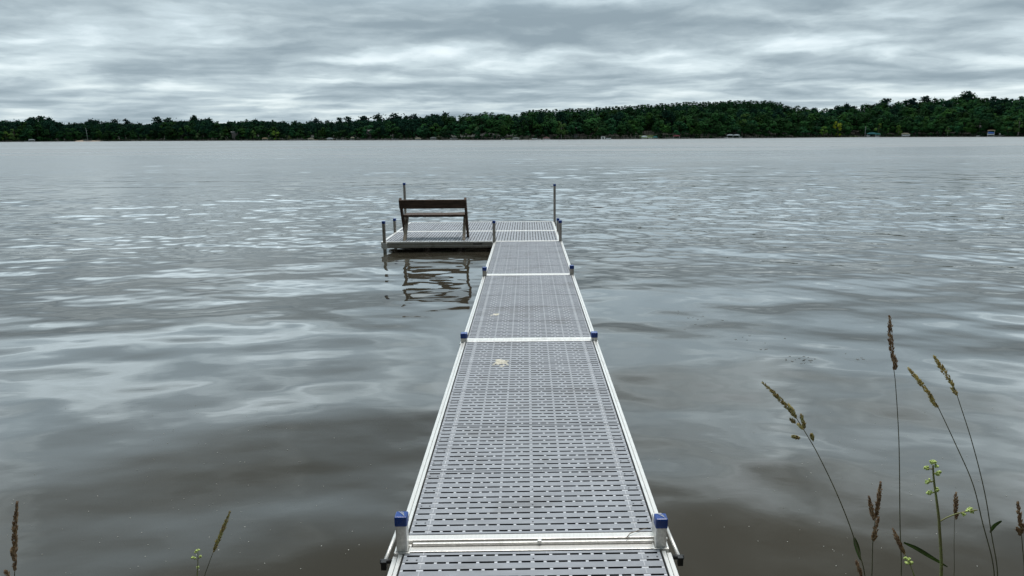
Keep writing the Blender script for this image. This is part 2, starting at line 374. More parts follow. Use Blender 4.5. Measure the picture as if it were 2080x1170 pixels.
# platform: two sections laid across, decking turned by a quarter
PX0, PX1 = -2.53, 0.545
PANEL_W = panel_mesh(0.655, 0.600, 'wide_deck_panel', 0.0155); PANEL_W2 = panel_mesh(0.735, 0.600, 'wider_deck_panel', 0.0155)
def cross_section(y0, y1, pm, half):
    g = MB(); ym = (y0 + y1) / 2
    for a, b in ((y0, y0 + 0.045), (y1 - 0.045, y1)):
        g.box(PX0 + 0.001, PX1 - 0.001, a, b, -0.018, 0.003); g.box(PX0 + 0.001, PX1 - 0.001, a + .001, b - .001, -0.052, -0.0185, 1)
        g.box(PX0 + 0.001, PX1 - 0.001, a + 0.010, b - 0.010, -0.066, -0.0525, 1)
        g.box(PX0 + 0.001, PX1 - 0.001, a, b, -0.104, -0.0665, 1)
    for a, b in ((PX0, PX0 + 0.045), (PX1 - 0.045, PX1)):
        g.box(a, b, y0 + 0.0455, y1 - 0.0455, -0.106, 0.002)
    for q in range(1, 5):
        x = PX0 + 0.045 + (PX1 - PX0 - 0.09) * q / 5; g.box(x - 0.02, x + 0.02, y0 + 0.046, y1 - 0.046, -0.1, -0.03)
    fr = g.build('section_frame', [M['alu'], M['alu_dull']], dock, bevel=0.0025)
    w = (PX1 - PX0 - 0.094) / 5
    for q in range(5):
        o = link('deck_panel', pm, fr); o.rotation_euler = (0, 0, -math.pi / 2)
        o.location = (PX0 + 0.047 + w * q, ym, 0); o.scale = ((y1 - y0 - 0.10) / 2 / half, w / 0.6, 1)
cross_section(12.078, 13.500, PANEL_W, 0.655)
cross_section(13.506, 15.085, PANEL_W2, 0.735)

def post(x, y, top, size=0.052, cap_h=0.046, bracket=None, mark=False):
    h = size / 2; g = MB()
    g.box(-h, h, -h, h, -1.6, top - 0.006)
    p = g.build('post', M['alu' if y < 8 else 'alu_dull'], dock, bevel=0.004); p.location = (x, y, 0)
    c = MB(); c.box(-h - 0.003, h + 0.003, -h - 0.003, h + 0.003, top - cap_h, top)
    co = c.build('post_cap', M['cap'], p, bevel=0.006)
    k = MB()                                     # the sleeve that clamps the post to the frame
    t_ = 0.008; e = h + 0.002
    k.box(-e - t_, e + t_, -e - t_, -e, -0.115, -0.012); k.box(-e - t_, e + t_, e, e + t_, -0.115, -0.012)
    k.box(-e - t_, -e, -e + .0002, e - .0002, -0.114, -0.013); k.box(e, e + t_, -e + .0002, e - .0002, -0.114, -0.013)
    if bracket: k.box(-0.022, 0.020, e + t_ + 0.001, e + t_ + 0.055, -0.10, bracket)
    k.build('sleeve', M['alu'], p, bevel=0.002)
    if mark:
        r = MB(); z = top + 0.0012
        r.tube([(-0.014, 0.018, z), (-0.004, 0.010, z), (0.008, -0.004, z), (0.016, -0.019, z)], [.0006, .0016, .0018, .0008], 5)
        r.tube([(-0.004, 0.019, z), (0.006, 0.010, z), (0.012, -0.002, z)], [.0005, .0012, .0006], 5)
        r.build('printed_mark', M['white'], co)
    return p
post(-0.563, 2.735, 0.150, 0.047, mark=True); post(0.538, 2.742, 0.120, 0.047, bracket=0.085, mark=True)
post(-0.574, 5.895, 0.074); post(0.548, 5.895, 0.070)
post(-0.572, 8.905, 0.115); post(0.544, 8.945, 0.122)
post(-2.462, 12.045, 0.366, 0.050); post(-0.590, 12.045, 0.361, 0.050); post(0.540, 12.045, 0.357, 0.050)
post(-2.540, 13.47, 0.257, 0.050); post(0.562, 13.47, 0.240, 0.050)
post(-2.600, 15.06, 0.835, 0.050); post(0.560, 15.08, 0.792, 0.050)
# rods with a bolt at the outer side of the first joint
for s, x in ((-1, -0.011), (1, -0.011)):
    g = MB(); g.tube([(x + s * 0.612, 3.02, -0.045), (x + s * 0.622, 2.70, -0.045)], 0.008, 8)
    r = g.build('brace_rod', M['alu'], dock)
    g = MB(); g.tube([(x + s * 0.596, 2.695, -0.045), (x + s * 0.642, 2.695, -0.045)], 0.010, 6)
    g.box(x + s * 0.622 - 0.011, x + s * 0.622 + 0.011, 2.66, 2.682, -0.065, -0.028)
    g.build('bolt', M['black'], r)
# the maker's plate on the platform's front edge
g = MB(); g.box(-0.96, -0.80, 12.0755, 12.0775, -0.050, -0.034); g.build('maker_plate', M['black'], dock)

# ------------------------------------------------------------------ bench
def bench():
    o = empty('bench', dock_pt(-1.645, 12.25), (-T, 0, 0))
    tag(o, 'dark brown wooden bench with a plank back, seen from behind on the dock platform', 'bench')
    hw = 0.578
    def board(name, p0, p1, w, xa, xb, mat, ext=0.0):
        # a board whose broad side faces sideways, running from foot p0 to head p1 in (y, z), w wide, its foot cut level
        d = Vector((p1[0] - p0[0], p1[1] - p0[1])); d.normalize()
        hwid = w / 2 / abs(d.y)
        poly = [(p0[0] - hwid, p0[1]), (p0[0] + hwid, p0[1]), (p1[0] + d.y * w / 2, p1[1] - d.x * w / 2), (p1[0] - d.y * w / 2, p1[1] + d.x * w / 2)]
        g = MB(); g.prism(poly, 'x', xa, xb); return g.build(name, mat, o, bevel=0.004, fix=True)
    for s in (-1, 1):
        a, b = sorted((s * hw, s * (hw - 0.040)))
        board('front_leg', (0.41, 0.001), (0.005, 0.715), 0.09, a, b, M['wood'])
        a, b = sorted((s * (hw - 0.041), s * (hw - 0.088)))
        board('rear_leg', (0.045, 0.001), (0.40, 0.388), 0.09, a, b, M['wood_leg'])
    g = MB(); g.box(-hw + 0.042, hw - 0.042, 0.13, 0.53, 0.392, 0.432); g.build('seat', M['wood'], o, bevel=0.006)
    g = MB(); g.box(-hw + 0.001, hw - 0.001, -0.020, 0.018, -0.075, 0.080)
    b = g.build('backrest', M['wood'], o, bevel=0.006); b.location = (0, -0.005, 0.628); b.rotation_euler = (math.radians(14), 0, 0)
bench()

# ------------------------------------------------------------------ bird droppings and a twig on the deck
def splat(x, y, rx, ry, n, label, seed):
    r = random.Random(seed); g = MB()
    for i in range(n):
        q = min(0.9, abs(r.gauss(0, 0.30))); a = r.uniform(0, 6.28); cx, cy = rx * q * math.cos(a), ry * q * math.sin(a)
        rad = r.uniform(0.010, 0.022) * (1.25 - q); m = 9
        ring = [(cx + rad * (1 + r.uniform(-.35, .35)) * math.cos(t), cy + rad * (1 + r.uniform(-.35, .35)) * math.sin(t)) for t in [2 * math.pi * j / m for j in range(m)]]
        z = 0.0015 + 0.0001 * i
        g.add([(px, py, 0.0003) for px, py in ring] + [(cx + (px - cx) * .8, cy + (py - cy) * .8, z) for px, py in ring],
              [(j, (j + 1) % m, m + (j + 1) % m, m + j) for j in range(m)] + [tuple(range(m, 2 * m))])
    o = g.build('bird_dropping', M['dropping']); o.location = dock_pt(x, y, 0.0); o.rotation_euler = (-T, 0, 0)
    tag(o, label, 'bird dropping')
splat(-0.235, 5.29, 0.13, 0.17, 46, 'larger cream splatter of bird dropping on the nearer walkway decking', 4)
splat(-0.337, 6.84, 0.075, 0.10, 12, 'small faint white splatter of bird dropping farther along the walkway', 9)
g = MB(); p0 = dock_pt(0.395, 2.76, 0.008); g.tube([p0, dock_pt(0.415, 2.79, 0.012), dock_pt(0.455, 2.815, 0.010), dock_pt(0.50, 2.835, 0.012)], [0.0022, 0.002, 0.0017, 0.001], 6)
tag(g.build('twig', M['wood_leg']), 'thin bent twig lying on the metal joint bar of the dock beside the right post', 'twig')

# ------------------------------------------------------------------ far shore
KX = [-500, 0, 350, 700, 1050, 1400, 1750, 2080, 2600]
KD = [730, 700, 640, 520, 425, 470, 600, 570, 560]
def shoreD(x): return float(np.interp(x, KX, KD))
SKX = [-500, 0, 60, 85, 105, 140, 190, 235, 260, 310, 325, 345, 390, 400, 430, 450, 480, 510, 540, 600, 640, 700, 740, 770, 805, 850, 870, 910, 925, 940, 970, 1000, 1050, 1062, 1075, 1100, 1180, 1250, 1300, 1350, 1400, 1480, 1550, 1582, 1590, 1600, 1640, 1660, 1680, 1715, 1740, 1775, 1790, 1810, 1850, 1880, 1910, 1950, 1970, 1990, 2010, 2080, 2600]
SKY = [249, 251, 250, 247, 249, 254, 250, 250, 252, 254, 249, 247, 245, 243, 246, 250, 247, 244, 245, 247, 247, 245, 242, 243, 239, 238, 235, 231, 240, 237, 231, 229, 230, 230, 225, 225, 223, 219, 217, 214, 212, 210, 211, 214, 222, 219, 222, 226, 222, 216, 220, 211, 209, 213, 208, 208, 206, 200, 202, 204, 207, 207, 204]
def skyrow(x): return float(np.interp(x, SKX, SKY)) + float(np.interp(x, [700, 1000, 1600, 1750], [2.3, 0.6, 0.5, 5.0]))
def shore_pt(x, s=0.0, z=0.0):
    r = ray(x, HZ(x)); h = Vector((r.x, r.y, 0)).normalized(); D = shoreD(x) + s
    p = CAM + h * D; p.z = z; return p
def skyH(x, s): return (HZ(x) - skyrow(x)) / F * (shoreD(x) + s) * 1.0 + HC
BACK = 110.0
def treeH(x):
    return min(skyH(x, BACK) * 0.92, 17.5)
def groundZ(x, s):
    gb = max(0.6, skyH(x, BACK) - treeH(x) * 0.98)
    return float(np.interp(s, [-3, 0, 2, 14, BACK, BACK + 14, BACK + 50, BACK + 250], [-0.8, 0.0, 0.22, 1.0, gb, gb, gb + 0.55 * treeH(x), gb + 0.6 * treeH(x)]))
g = MB(); xs = list(range(-500, 2601, 20)); ss = [-3, 0, 2, 6, 14, 30, 50, 80, 110, 124, 160, 360]
for x in xs:
    for s in ss: g.v.append(tuple(shore_pt(x, s, groundZ(x, s))))
n_ = len(ss)
for i in range(len(xs) - 1):
    for j in range(n_ - 1):
        g.f.append((i * n_ + j, (i + 1) * n_ + j, (i + 1) * n_ + j + 1, i * n_ + j + 1)); g.m.append(0); g.sm.append(True)
m_shore = material('forest_floor', (0.016, 0.024, 0.012), 0.95, 0, 0.3, 0.15, col2=(0.018, 0.015, 0.011))
tag(g.build('far_shore_ground', m_shore), kind='structure')

# --- foliage prototypes: arrays of small leaf-clump faces, height 1
def leaf_mat(name):
    m = bpy.data.materials.new(name); m.use_nodes = True; t = NT(m.node_tree)
    at = t.n('ShaderNodeAttribute'); at.attribute_name = 'tint'
    co = t.n('ShaderNodeTexCoord').outputs['Object']
    c = t.mix(t.rng(t.noise(co, 0.9, 3.0, 0.6), 0.3, 0.7, 0, 1), at.outputs['Color'], t.vec('MULTIPLY', at.outputs['Color'], (0.62, 0.68, 0.7)))
    b = t.n('ShaderNodeBsdfPrincipled'); t.l(c, b.inputs['Base Color']); b.inputs['Roughness'].default_value = 0.75
    b.inputs['Specular IOR Level'].default_value = 0.02
    t.l(b.outputs[0], t.n('ShaderNodeOutputMaterial').inputs[0]); return m
LEAF = leaf_mat('foliage')
BARK = material('bark', (0.09, 0.07, 0.055), 0.9, 0, 0.2, 3)
BIRCH = material('pale_bark', (0.42, 0.40, 0.36), 0.8, 0, 0.2, 3)
R = np.random.default_rng(11)
def unit(v): return v / np.maximum(1e-6, np.linalg.norm(v, axis=-1, keepdims=True))
def faces(c, nrm, size, aspect=1.0):
    """quads at centres c with normals nrm"""
    n = len(c); r = unit(R.normal(size=(n, 3))); a = unit(np.cross(nrm, r)); b = np.cross(nrm, a)
    s = np.asarray(size).reshape(-1, 1) * np.ones((n, 1)); a = a * s; b = b * s * aspect
    return np.stack([c - a - b * .6, c + a * .7 - b, c + a + b * .7, c - a * .6 + b], 1)
def proto_broad(ncl=15, per=26, w=0.36, low=0.16):
    cs = []; q = []; t = []
    for i in range(ncl):
        z = R.uniform(0, 1); prof = math.sqrt(max(0, 1 - (z * 2 - 0.85) ** 2 / 1.35)); a = R.uniform(0, 2 * math.pi)
        rr = w * prof * math.sqrt(R.uniform(0.1, 1)) * 0.8
        c = np.array([rr * math.cos(a), rr * math.sin(a), low + 0.10 + z * (0.80 - low)]); rad = R.uniform(0.09, 0.165)
        per = int(per * 1.0); d = unit(R.normal(size=(per, 3)) + np.array([0, 0, 0.45])); p = c + d * rad * R.uniform(0.55, 1.0, (per, 1)) * np.array([1.15, 1.15, 0.85])
        cd_ = unit(p - np.array([0, 0, low + 0.30])); q.append(faces(p, unit(0.55 * d + 0.75 * cd_ + 0.16 * R.normal(size=(per, 3))), R.uniform(0.020, 0.036, per)))
        t.append(np.ones((per, 1)) * R.uniform(0.7, 1.3) * R.uniform(0.85, 1.15, (per, 1)))
    return np.concatenate(q), np.concatenate(t)
def proto_spruce(n=430, w=0.17):
    z = 0.08 + 0.92 * R.uniform(0, 1, n) ** 1.15; lay = np.round(z * 15) / 15
    z = lay * 0.65 + z * 0.35
    a = R.uniform(0, 2 * math.pi, n); lump = 1 + 0.25 * np.sin(a * 3 + lay * 40)
    rad = w * (1.04 - z) ** 0.55 * lump; rr = rad * R.uniform(0.35, 1.0, n)
    c = np.stack([rr * np.cos(a), rr * np.sin(a), z - 0.10 * rr], 1)
    nr = unit(np.stack([np.cos(a) * 0.8, np.sin(a) * 0.8, np.ones(n) * 0.45], 1) + 0.5 * R.normal(size=(n, 3)))
    q = faces(c, nr, 0.022 + 0.018 * (1 - z))
    tip = faces(np.stack([np.zeros(8), np.zeros(8), np.linspace(0.93, 1.0, 8)], 1), unit(R.normal(size=(8, 3))), 0.018)
    return np.concatenate([q, tip]), R.uniform(0.7, 1.25, (n + 8, 1))
def proto_pine(ncl=15, per=34):
    q = []; t = []
    for i in range(ncl):
        z = 0.36 + 0.60 * (i + R.uniform(0, 1)) / ncl; w = 0.25 * (1.05 - z) ** 0.55 + 0.02; a = R.uniform(0, 2 * math.pi)
        rr = w * R.uniform(0.25, 0.9); c = np.array([rr * math.cos(a), rr * math.sin(a), z])
        d = R.normal(size=(per, 3)) * np.array([1, 1, 0.45]) * R.uniform(0.045, 0.08)
        q.append(faces(c + d, unit(R.normal(size=(per, 3)) + np.array([0, 0, 0.35])), R.uniform(0.016, 0.030, per)))
        t.append(np.ones((per, 1)) * R.uniform(0.75, 1.2))
    c = np.stack([R.normal(size=14) * 0.025, R.normal(size=14) * 0.025, R.uniform(0.93, 1.0, 14)], 1)
    q.append(faces(c, unit(R.normal(size=(14, 3))), 0.018)); t.append(np.ones((14, 1)))
    return np.concatenate(q), np.concatenate(t)
BROAD = [proto_broad(int(R.integers(13, 19)), 40, R.uniform(0.30, 0.42)) for _ in range(9)]
BUSH = [proto_broad(12, 44, 0.50, 0.0) for _ in range(4)]
SPRUCE = [proto_spruce(430, R.uniform(0.17, 0.24)) for _ in range(6)]
PINE = [proto_pine(int(R.integers(18, 25))) for _ in range(7)]
def quad_mesh(name, q, tint, mat):
    n = len(q); me = bpy.data.meshes.new(name)
    me.vertices.add(n * 4); me.vertices.foreach_set('co', q.reshape(-1).astype(np.float32))
    me.loops.add(n * 4); me.loops.foreach_set('vertex_index', np.arange(n * 4, dtype=np.int32))
    me.polygons.add(n); me.polygons.foreach_set('loop_start', np.arange(0, n * 4, 4, dtype=np.int32))
    at = me.attributes.new('tint', 'FLOAT_COLOR', 'POINT')
    c = np.ones((n, 4, 4), np.float32); c[:, :, :3] = tint[:, None, :]
    at.data.foreach_set('color', c.reshape(-1)); me.materials.append(mat); me.update(calc_edges=True); me.validate(); return me
def place(proto, h, p, wide=1.0):
    q, t = proto; a = R.uniform(0, 2 * math.pi); c, s = math.cos(a), math.sin(a)
    rot = np.array([[c, -s, 0], [s, c, 0], [0, 0, 1]])
    return (q.reshape(-1, 3) @ rot.T * np.array([h * wide, h * wide, h])).reshape(-1, 4, 3) + np.array(p), t
def trunk_quads(h, p, r):
    ang = np.array([0, math.pi / 2, math.pi, 3 * math.pi / 2]) + R.uniform(0, 1.5); q = []
    for i in range(4):
        a, b = ang[i], ang[(i + 1) % 4]
        q.append([(r * math.cos(a), r * math.sin(a), -0.5), (r * math.cos(b), r * math.sin(b), -0.5), (r * .5 * math.cos(b), r * .5 * math.sin(b), h * .8), (r * .5 * math.cos(a), r * .5 * math.sin(a), h * .8)])
    return np.array(q) + np.array(p)
DARKC = np.array([0.011, 0.036, 0.020])
def broad_tint():
    b = np.array([0.021, 0.068, 0.019]) * R.uniform(0.38, 1.12); u = R.uniform(0, 1)
    if u < 0.16: b = b * np.array([1.4, 1.2, 0.9])
    elif u < 0.45: b = b * np.array([0.75, 0.9, 1.25])
    return b
def kind_at(x, s):
    u = R.uniform(0, 1)
    if x < 900: return 'pine' if (s > 12 and u < 0.62) else ('spruce' if u < 0.80 and s > 12 else 'broad')
    if 1055 < x < 1590: return 'spruce' if (s > 70 and u < 0.93) else ('pine' if s > 20 and u < 0.25 else 'broad')
    return 'pine' if (s > 30 and u < 0.16) else 'broad'
GAPS = [(1300, 1335, 30), (1725, 1745, 14)]       # clearings: columns, depth
QS, TS = [], []
for row, s in enumerate([5, 13, 23, 35, 48, 62, 78, 94, BACK]):
    x = -480.0
    while x < 2580:
        D = shoreD(x) + s; step = (4.6 if row < 7 else 3.4) / D * F * R.uniform(0.65, 1.35)
        x += step
        hill = 1055 < x < 1590
        if hill and row >= 6: x -= step * 0.38
        if -140 > x or x > 2220:
            x += step
        ss_ = s + R.uniform(-5, 5) if row else s + R.uniform(-2, 4)
        if any(a < x < b and ss_ < d_ for a, b, d_ in GAPS): continue
        gz = groundZ(x, ss_); kd = kind_at(x, s); Hmax = skyH(x, ss_) - gz
        if row == 8: h = Hmax * (R.uniform(0.965, 1.03) if kd == 'spruce' else R.uniform(0.84, 1.08))
        else:
            h = min(treeH(x) * R.uniform(0.62, 1.0), Hmax * 0.93)
            if hill and row >= 6: h = Hmax * R.uniform(0.84, 0.96)
            if row == 0: h *= R.uniform(0.45, 0.85)
            if row == 1: h *= R.uniform(0.65, 0.95)
        if h < 1.5: continue
        p = shore_pt(x, ss_, gz - 0.2)
        if kd == 'broad': pr = BROAD[R.integers(len(BROAD))] if row else BUSH[R.integers(len(BUSH))] if R.uniform() < 0.6 else BROAD[R.integers(len(BROAD))]; tint = broad_tint() * (0.72 if x < 700 else 1.0); wd = R.uniform(0.8, 1.2) * (16 / max(h, 9)) ** 0.35
        elif kd == 'spruce': pr = SPRUCE[R.integers(len(SPRUCE))]; tint = DARKC * R.uniform(0.7, 1.25) * np.array([1.25, 1.25, 0.85]); wd = R.uniform(1.0, 1.4)
        else: pr = PINE[R.integers(len(PINE))]; tint = DARKC * R.uniform(0.8, 1.4) * np.array([1.0, 1.0, 1.1]); wd = R.uniform(0.9, 1.25)
        q, t = place(pr, h, p, wd); QS.append(q); TS.append(t * tint)
        if row < 4 or kd == 'pine':
            tq = trunk_quads(h, p, 0.012 * h); QS.append(tq); TS.append(np.ones((4, 3)) * (np.array([0.10, 0.095, 0.085]) if R.uniform() < 0.10 else np.array([0.05, 0.045, 0.04])))
x = -200.0
while x < 2280:                                    # low growth along the waterline
    x += R.uniform(1.6, 4.2) / shoreD(x) * F
    s = R.uniform(0.8, 3.2); h = R.uniform(1.2, 3.6)
    if 160 < x < 205 or 1303 < x < 1330: continue
    q, t = place(BUSH[R.integers(len(BUSH))], h, shore_pt(x, s, groundZ(x, s) - 0.3), R.uniform(0.9, 1.5)); QS.append(q); TS.append(t * broad_tint() * 0.8)
woods = link('far_woods', quad_mesh('far_woods', np.concatenate(QS), np.concatenate(TS), LEAF))
tag(woods, kind='stuff')

def tree(name, px, s, row_top, proto, tint, label, cat='tree', group=None, wide=1.0, bark=None, trunk_r=0.016):
    """a tree that stands out of the woods: its top reaches photograph row row_top"""
    gz = groundZ(px, s) if s > 0 else 0.1
    p = shore_pt(px, s, gz - 0.1); D = (Vector((p.x, p.y)) - Vector((CAM.x, CAM.y))).length
    h = (HZ(px) - row_top) / F * D + HC - p.z
    o = tag(empty(name, p), label, cat, group)
    q, t = place(proto, h, (0, 0, 0), wide)
    link('crown', quad_mesh('crown', q, t * np.array(tint), LEAF), o)
    g = MB(); r = trunk_r * h
    g.tube([(0, 0, -0.6), (0.02 * h * R.uniform(-1, 1), 0, h * 0.35), (0.01 * h, 0.01 * h, h * 0.9)], [r, r * .75, r * .25], 7)
    for i in range(5):
        a = R.uniform(0, 6.28); z = h * R.uniform(0.35, 0.75)
        g.tube([(0, 0, z), (0.16 * h * math.cos(a), 0.16 * h * math.sin(a), z + 0.08 * h)], [r * .4, r * .12], 5)
    g.build('trunk', bark or BARK, o); return o
BR, YG, OL = (0.085, 0.145, 0.028), (0.17, 0.22, 0.022), (0.075, 0.095, 0.03)
tree('willow_tree', 30, 2, 266, BUSH[0], (0.055, 0.10, 0.028), 'green round willow at the far left end of the far shore', wide=0.85)
tree('willow_tree', 12, 2, 270, BUSH[1], (0.07, 0.125, 0.024), 'low yellow-green shrub at the far left edge of the far shoreline', 'shrub')
tree('willow_tree', 402, 2, 271, BUSH[2], (0.055, 0.085, 0.036), 'grey-green rounded shore tree below the tallest pines of the left shore', wide=0.9)
tree('willow_tree', 448, 2, 272, BUSH[0], (0.05, 0.085, 0.036), 'low grey-green shrub left of the two round bright shore trees', 'shrub')
tree('willow_tree', 515, 2, 266, BUSH[1], (0.06, 0.115, 0.028), 'round mid-green shore tree left of the bright lime one', wide=0.9)
tree('willow_tree', 561, 2, 266, BUSH[3], (0.10, 0.165, 0.025), 'bright lime-green round tree left of the pale boat canopies', wide=0.95)
tree('shore_bush', 588, 1, 275, BUSH[2], OL, 'low olive bush beside the bright lime-green round tree', 'bush')
tree('shore_bush', 892, 2, 273, BUSH[0], OL, 'low olive bush right of the small shelter on the centre shore', 'bush')
tree('willow_tree', 1213, 3, 258, BROAD[1], (0.06, 0.10, 0.03), 'pale green birch with slender trunks above the white boat shed', 'tree', None, 1.0, BIRCH)
tree('birch_tree', 970, 3, 255, BROAD[3], (0.045, 0.08, 0.034), 'slender birch with pale trunk on the centre shore', 'tree', None, 0.8, BIRCH)
tree('birch_tree', 1140, 4, 247, BROAD[4], (0.05, 0.095, 0.026), 'olive broadleaf tree with several pale trunks left of the white boat shed', 'tree', None, 1.1, BIRCH)
tree('round_tree', 1512, 16, 233, BROAD[2], (0.05, 0.10, 0.022), 'lighter green crown rising in the woods above the large white boat canopy', 'tree', None, 1.15)
tree('willow_tree', 1673, 2, 258, BUSH[1], (0.075, 0.145, 0.026), 'domed bright green tree left of the yellow-green one', 'tree', None, 1.0)
tree('willow_tree', 1701, 2.5, 248, BUSH[3], (0.20, 0.23, 0.02), 'bright yellow-green tree, the yellowest crown on the far shore', 'tree', None, 0.62)
tree('willow_tree', 1784, 3, 253, BUSH[0], (0.085, 0.14, 0.026), 'yellow-green bushy tree directly behind the teal boat canopy', 'tree', None, 0.8)
tree('willow_tree', 1824, 2.5, 256, BUSH[2], (0.07, 0.13, 0.024), 'leaning bright green shrub left of the beige boat canopy', 'shrub', None, 0.8)
tree('birch_tree', 1925, 3, 259, BROAD[5], (0.055, 0.105, 0.03), 'small pale-trunked birch between the beige and the blue boat canopies', 'tree', None, 0.9, BIRCH)
tree('willow_tree', 2047, 2.5, 259, BUSH[3], (0.05, 0.095, 0.026), 'round green shrub to the right of the blue boat lift', 'shrub', None, 0.9)
tree('birch_tree', 2068, 3, 246, BROAD[6], (0.05, 0.10, 0.028), 'pale-trunked birch at the far right end of the far shore', 'tree', None, 0.8, BIRCH)
PT = (0.014, 0.036, 0.027)
for px, top, lab, kd, w in (
    (68, 246, 'dark pine standing above the woods at the far left of the skyline', 0, 1.2),
    (87, 244, 'broad dark pine, the tallest at the far left of the skyline', 1, 1.5),
    (107, 245, 'narrow pointed dark pine right of the broad tall one at the far left', 2, 0.9),
    (190, 248, 'dark pine over the sailboat mast on the left shore', 3, 1.0),
    (238, 247, 'dark twin-topped pine right of the sailboat on the left skyline', 4, 1.1),
    (260, 246, 'pointed dark pine left of the dip in the left skyline', 5, 0.9),
    (326, 242, 'tall ragged pine just right of the dip in the left skyline', 6, 1.2),
    (346, 244, 'ragged dark pine beside the tall one right of the skyline dip', 0, 1.3),
    (398, 239, 'tall pointed pine, higher than its neighbours above the left shore', 1, 1.0),
    (427, 243, 'broad dark pine right of the tall pointed one on the left skyline', 2, 1.3),
    (645, 242, 'small round-headed pine on the skyline above the pale boat canopies', 3, 1.0),
    (693, 240, 'pointed pine on the skyline left of the flat-topped group', 4, 0.9),
    (708, 239, 'round-headed pine at the left end of the flat-topped group', 5, 1.2),
    (742, 238, 'flat-topped pine with open branches, second of the skyline group', 6, 1.3),
    (769, 235, 'tall umbrella-shaped pine in the middle of the skyline group', 3, 1.3),
    (806, 233, 'broad umbrella-shaped pine at the right end of the skyline group', 0, 1.4),
    (842, 234, 'open-branched pine on the skyline above the long boat canopy', 1, 1.1),
    (1714, 213, 'lone pine standing above the dip of the right skyline', 2, 0.9),
    (1791, 206, 'broad dark pine on the skyline above the teal boat canopy', 4, 1.5),
    (1848, 206, 'dark pine on the skyline above the beige boat canopy', 5, 1.1),
    (1875, 203, 'round-headed dark tree on the right skyline left of the highest crowns', 6, 1.2),
    (1958, 197, 'ragged pine, the highest point of the right skyline', 1, 1.3)):
    tree('pine_tree', px, BACK - 4, top + (1.8 if px < 700 else 4.5 if px > 1700 else 0.5), PINE[kd], tuple(c * R.uniform(0.9, 1.3) for c in PT), lab, 'pine tree', 'pines standing above the far skyline', w)

# --- things along the far shore
def cmat(name, c, rough=0.6): return material(name, c, rough, 0, 0.08, 1.5)
MC = dict(dull=cmat('dull_gelcoat', (0.14, 0.145, 0.14)), cream=cmat('cream_canvas', (0.30, 0.26, 0.18)), white=cmat('white_vinyl', (0.52, 0.54, 0.54)), pale=cmat('pale_canvas', (0.19, 0.19, 0.175)),
          teal=cmat('teal_canvas', (0.03, 0.15, 0.15)), blue=cmat('blue_canvas', (0.025, 0.10, 0.34)), red=cmat('red_canvas', (0.17, 0.035, 0.042)),
          tan=cmat('tan_canvas', (0.30, 0.21, 0.12)), grey=cmat('grey_metal', (0.35, 0.36, 0.36)), glass=cmat('dark_glass', (0.03, 0.04, 0.05), 0.1),
          wall=cmat('cottage_wall', (0.055, 0.047, 0.04)), wallw=cmat('white_wall', (0.62, 0.62, 0.58)), roof=cmat('shingle_roof', (0.04, 0.04, 0.04)), plank=cmat('grey_planks', (0.13, 0.125, 0.115)))
def place_root(name, px, s, label, cat, group=None, z=0.0):
    p = shore_pt(px, s, z); d = (p - CAM); o = empty(name, p, (0, 0, math.atan2(d.y, d.x) - math.pi / 2))
    return tag(o, label, cat, group), shoreD(px) / F          # the root and the metres in one photograph pixel there
def canopy(px, wpx, toppx, mat, label, s=-4, arch=0.25):
    """a boat lift: four posts, cradle beams and an arched canvas canopy"""
    o, u = place_root('boat_lift', px, s, label, 'boat lift', 'boat lifts along the far shore')
    w = wpx * u; t = toppx * u; dp = 3.0; n = 10; e = t - arch * 2.2
    poly = [(-w / 2, e - 0.35)] + [(-w / 2 + w * i / n, e + arch * 2.2 * (1 - abs(2 * i / n - 1) ** 2.4)) for i in range(n + 1)] + [(w / 2, e - 0.35)]
    g = MB(); g.prism(poly, 'y', -dp / 2, dp / 2); g.build('canopy', mat, o, fix=True)
    for sx_ in (-1, 1):
        for sy_ in (-1, 1):
            g = MB(); g.box(sx_ * w * .42 - .07, sx_ * w * .42 + .07, sy_ * dp * .42 - .07, sy_ * dp * .42 + .07, -1.0, e - 0.34); g.build('post', MC['grey'], o)
    g = MB()
    for sy_ in (-1, 1): g.box(-w * .40, w * .40, sy_ * dp * .42 - .06, sy_ * dp * .42 + .06, 0.28, 0.42)
    g.box(-.06, .06, -dp * .42 + .061, dp * .42 - .061, 0.27, 0.41)
    for sx_ in (-1, 1): g.box(sx_ * w * .36 - .05, sx_ * w * .36 + .05, -dp * .42, dp * .42, 0.36, 0.50)
    g.build('cradle', MC['grey'], o); return o, u
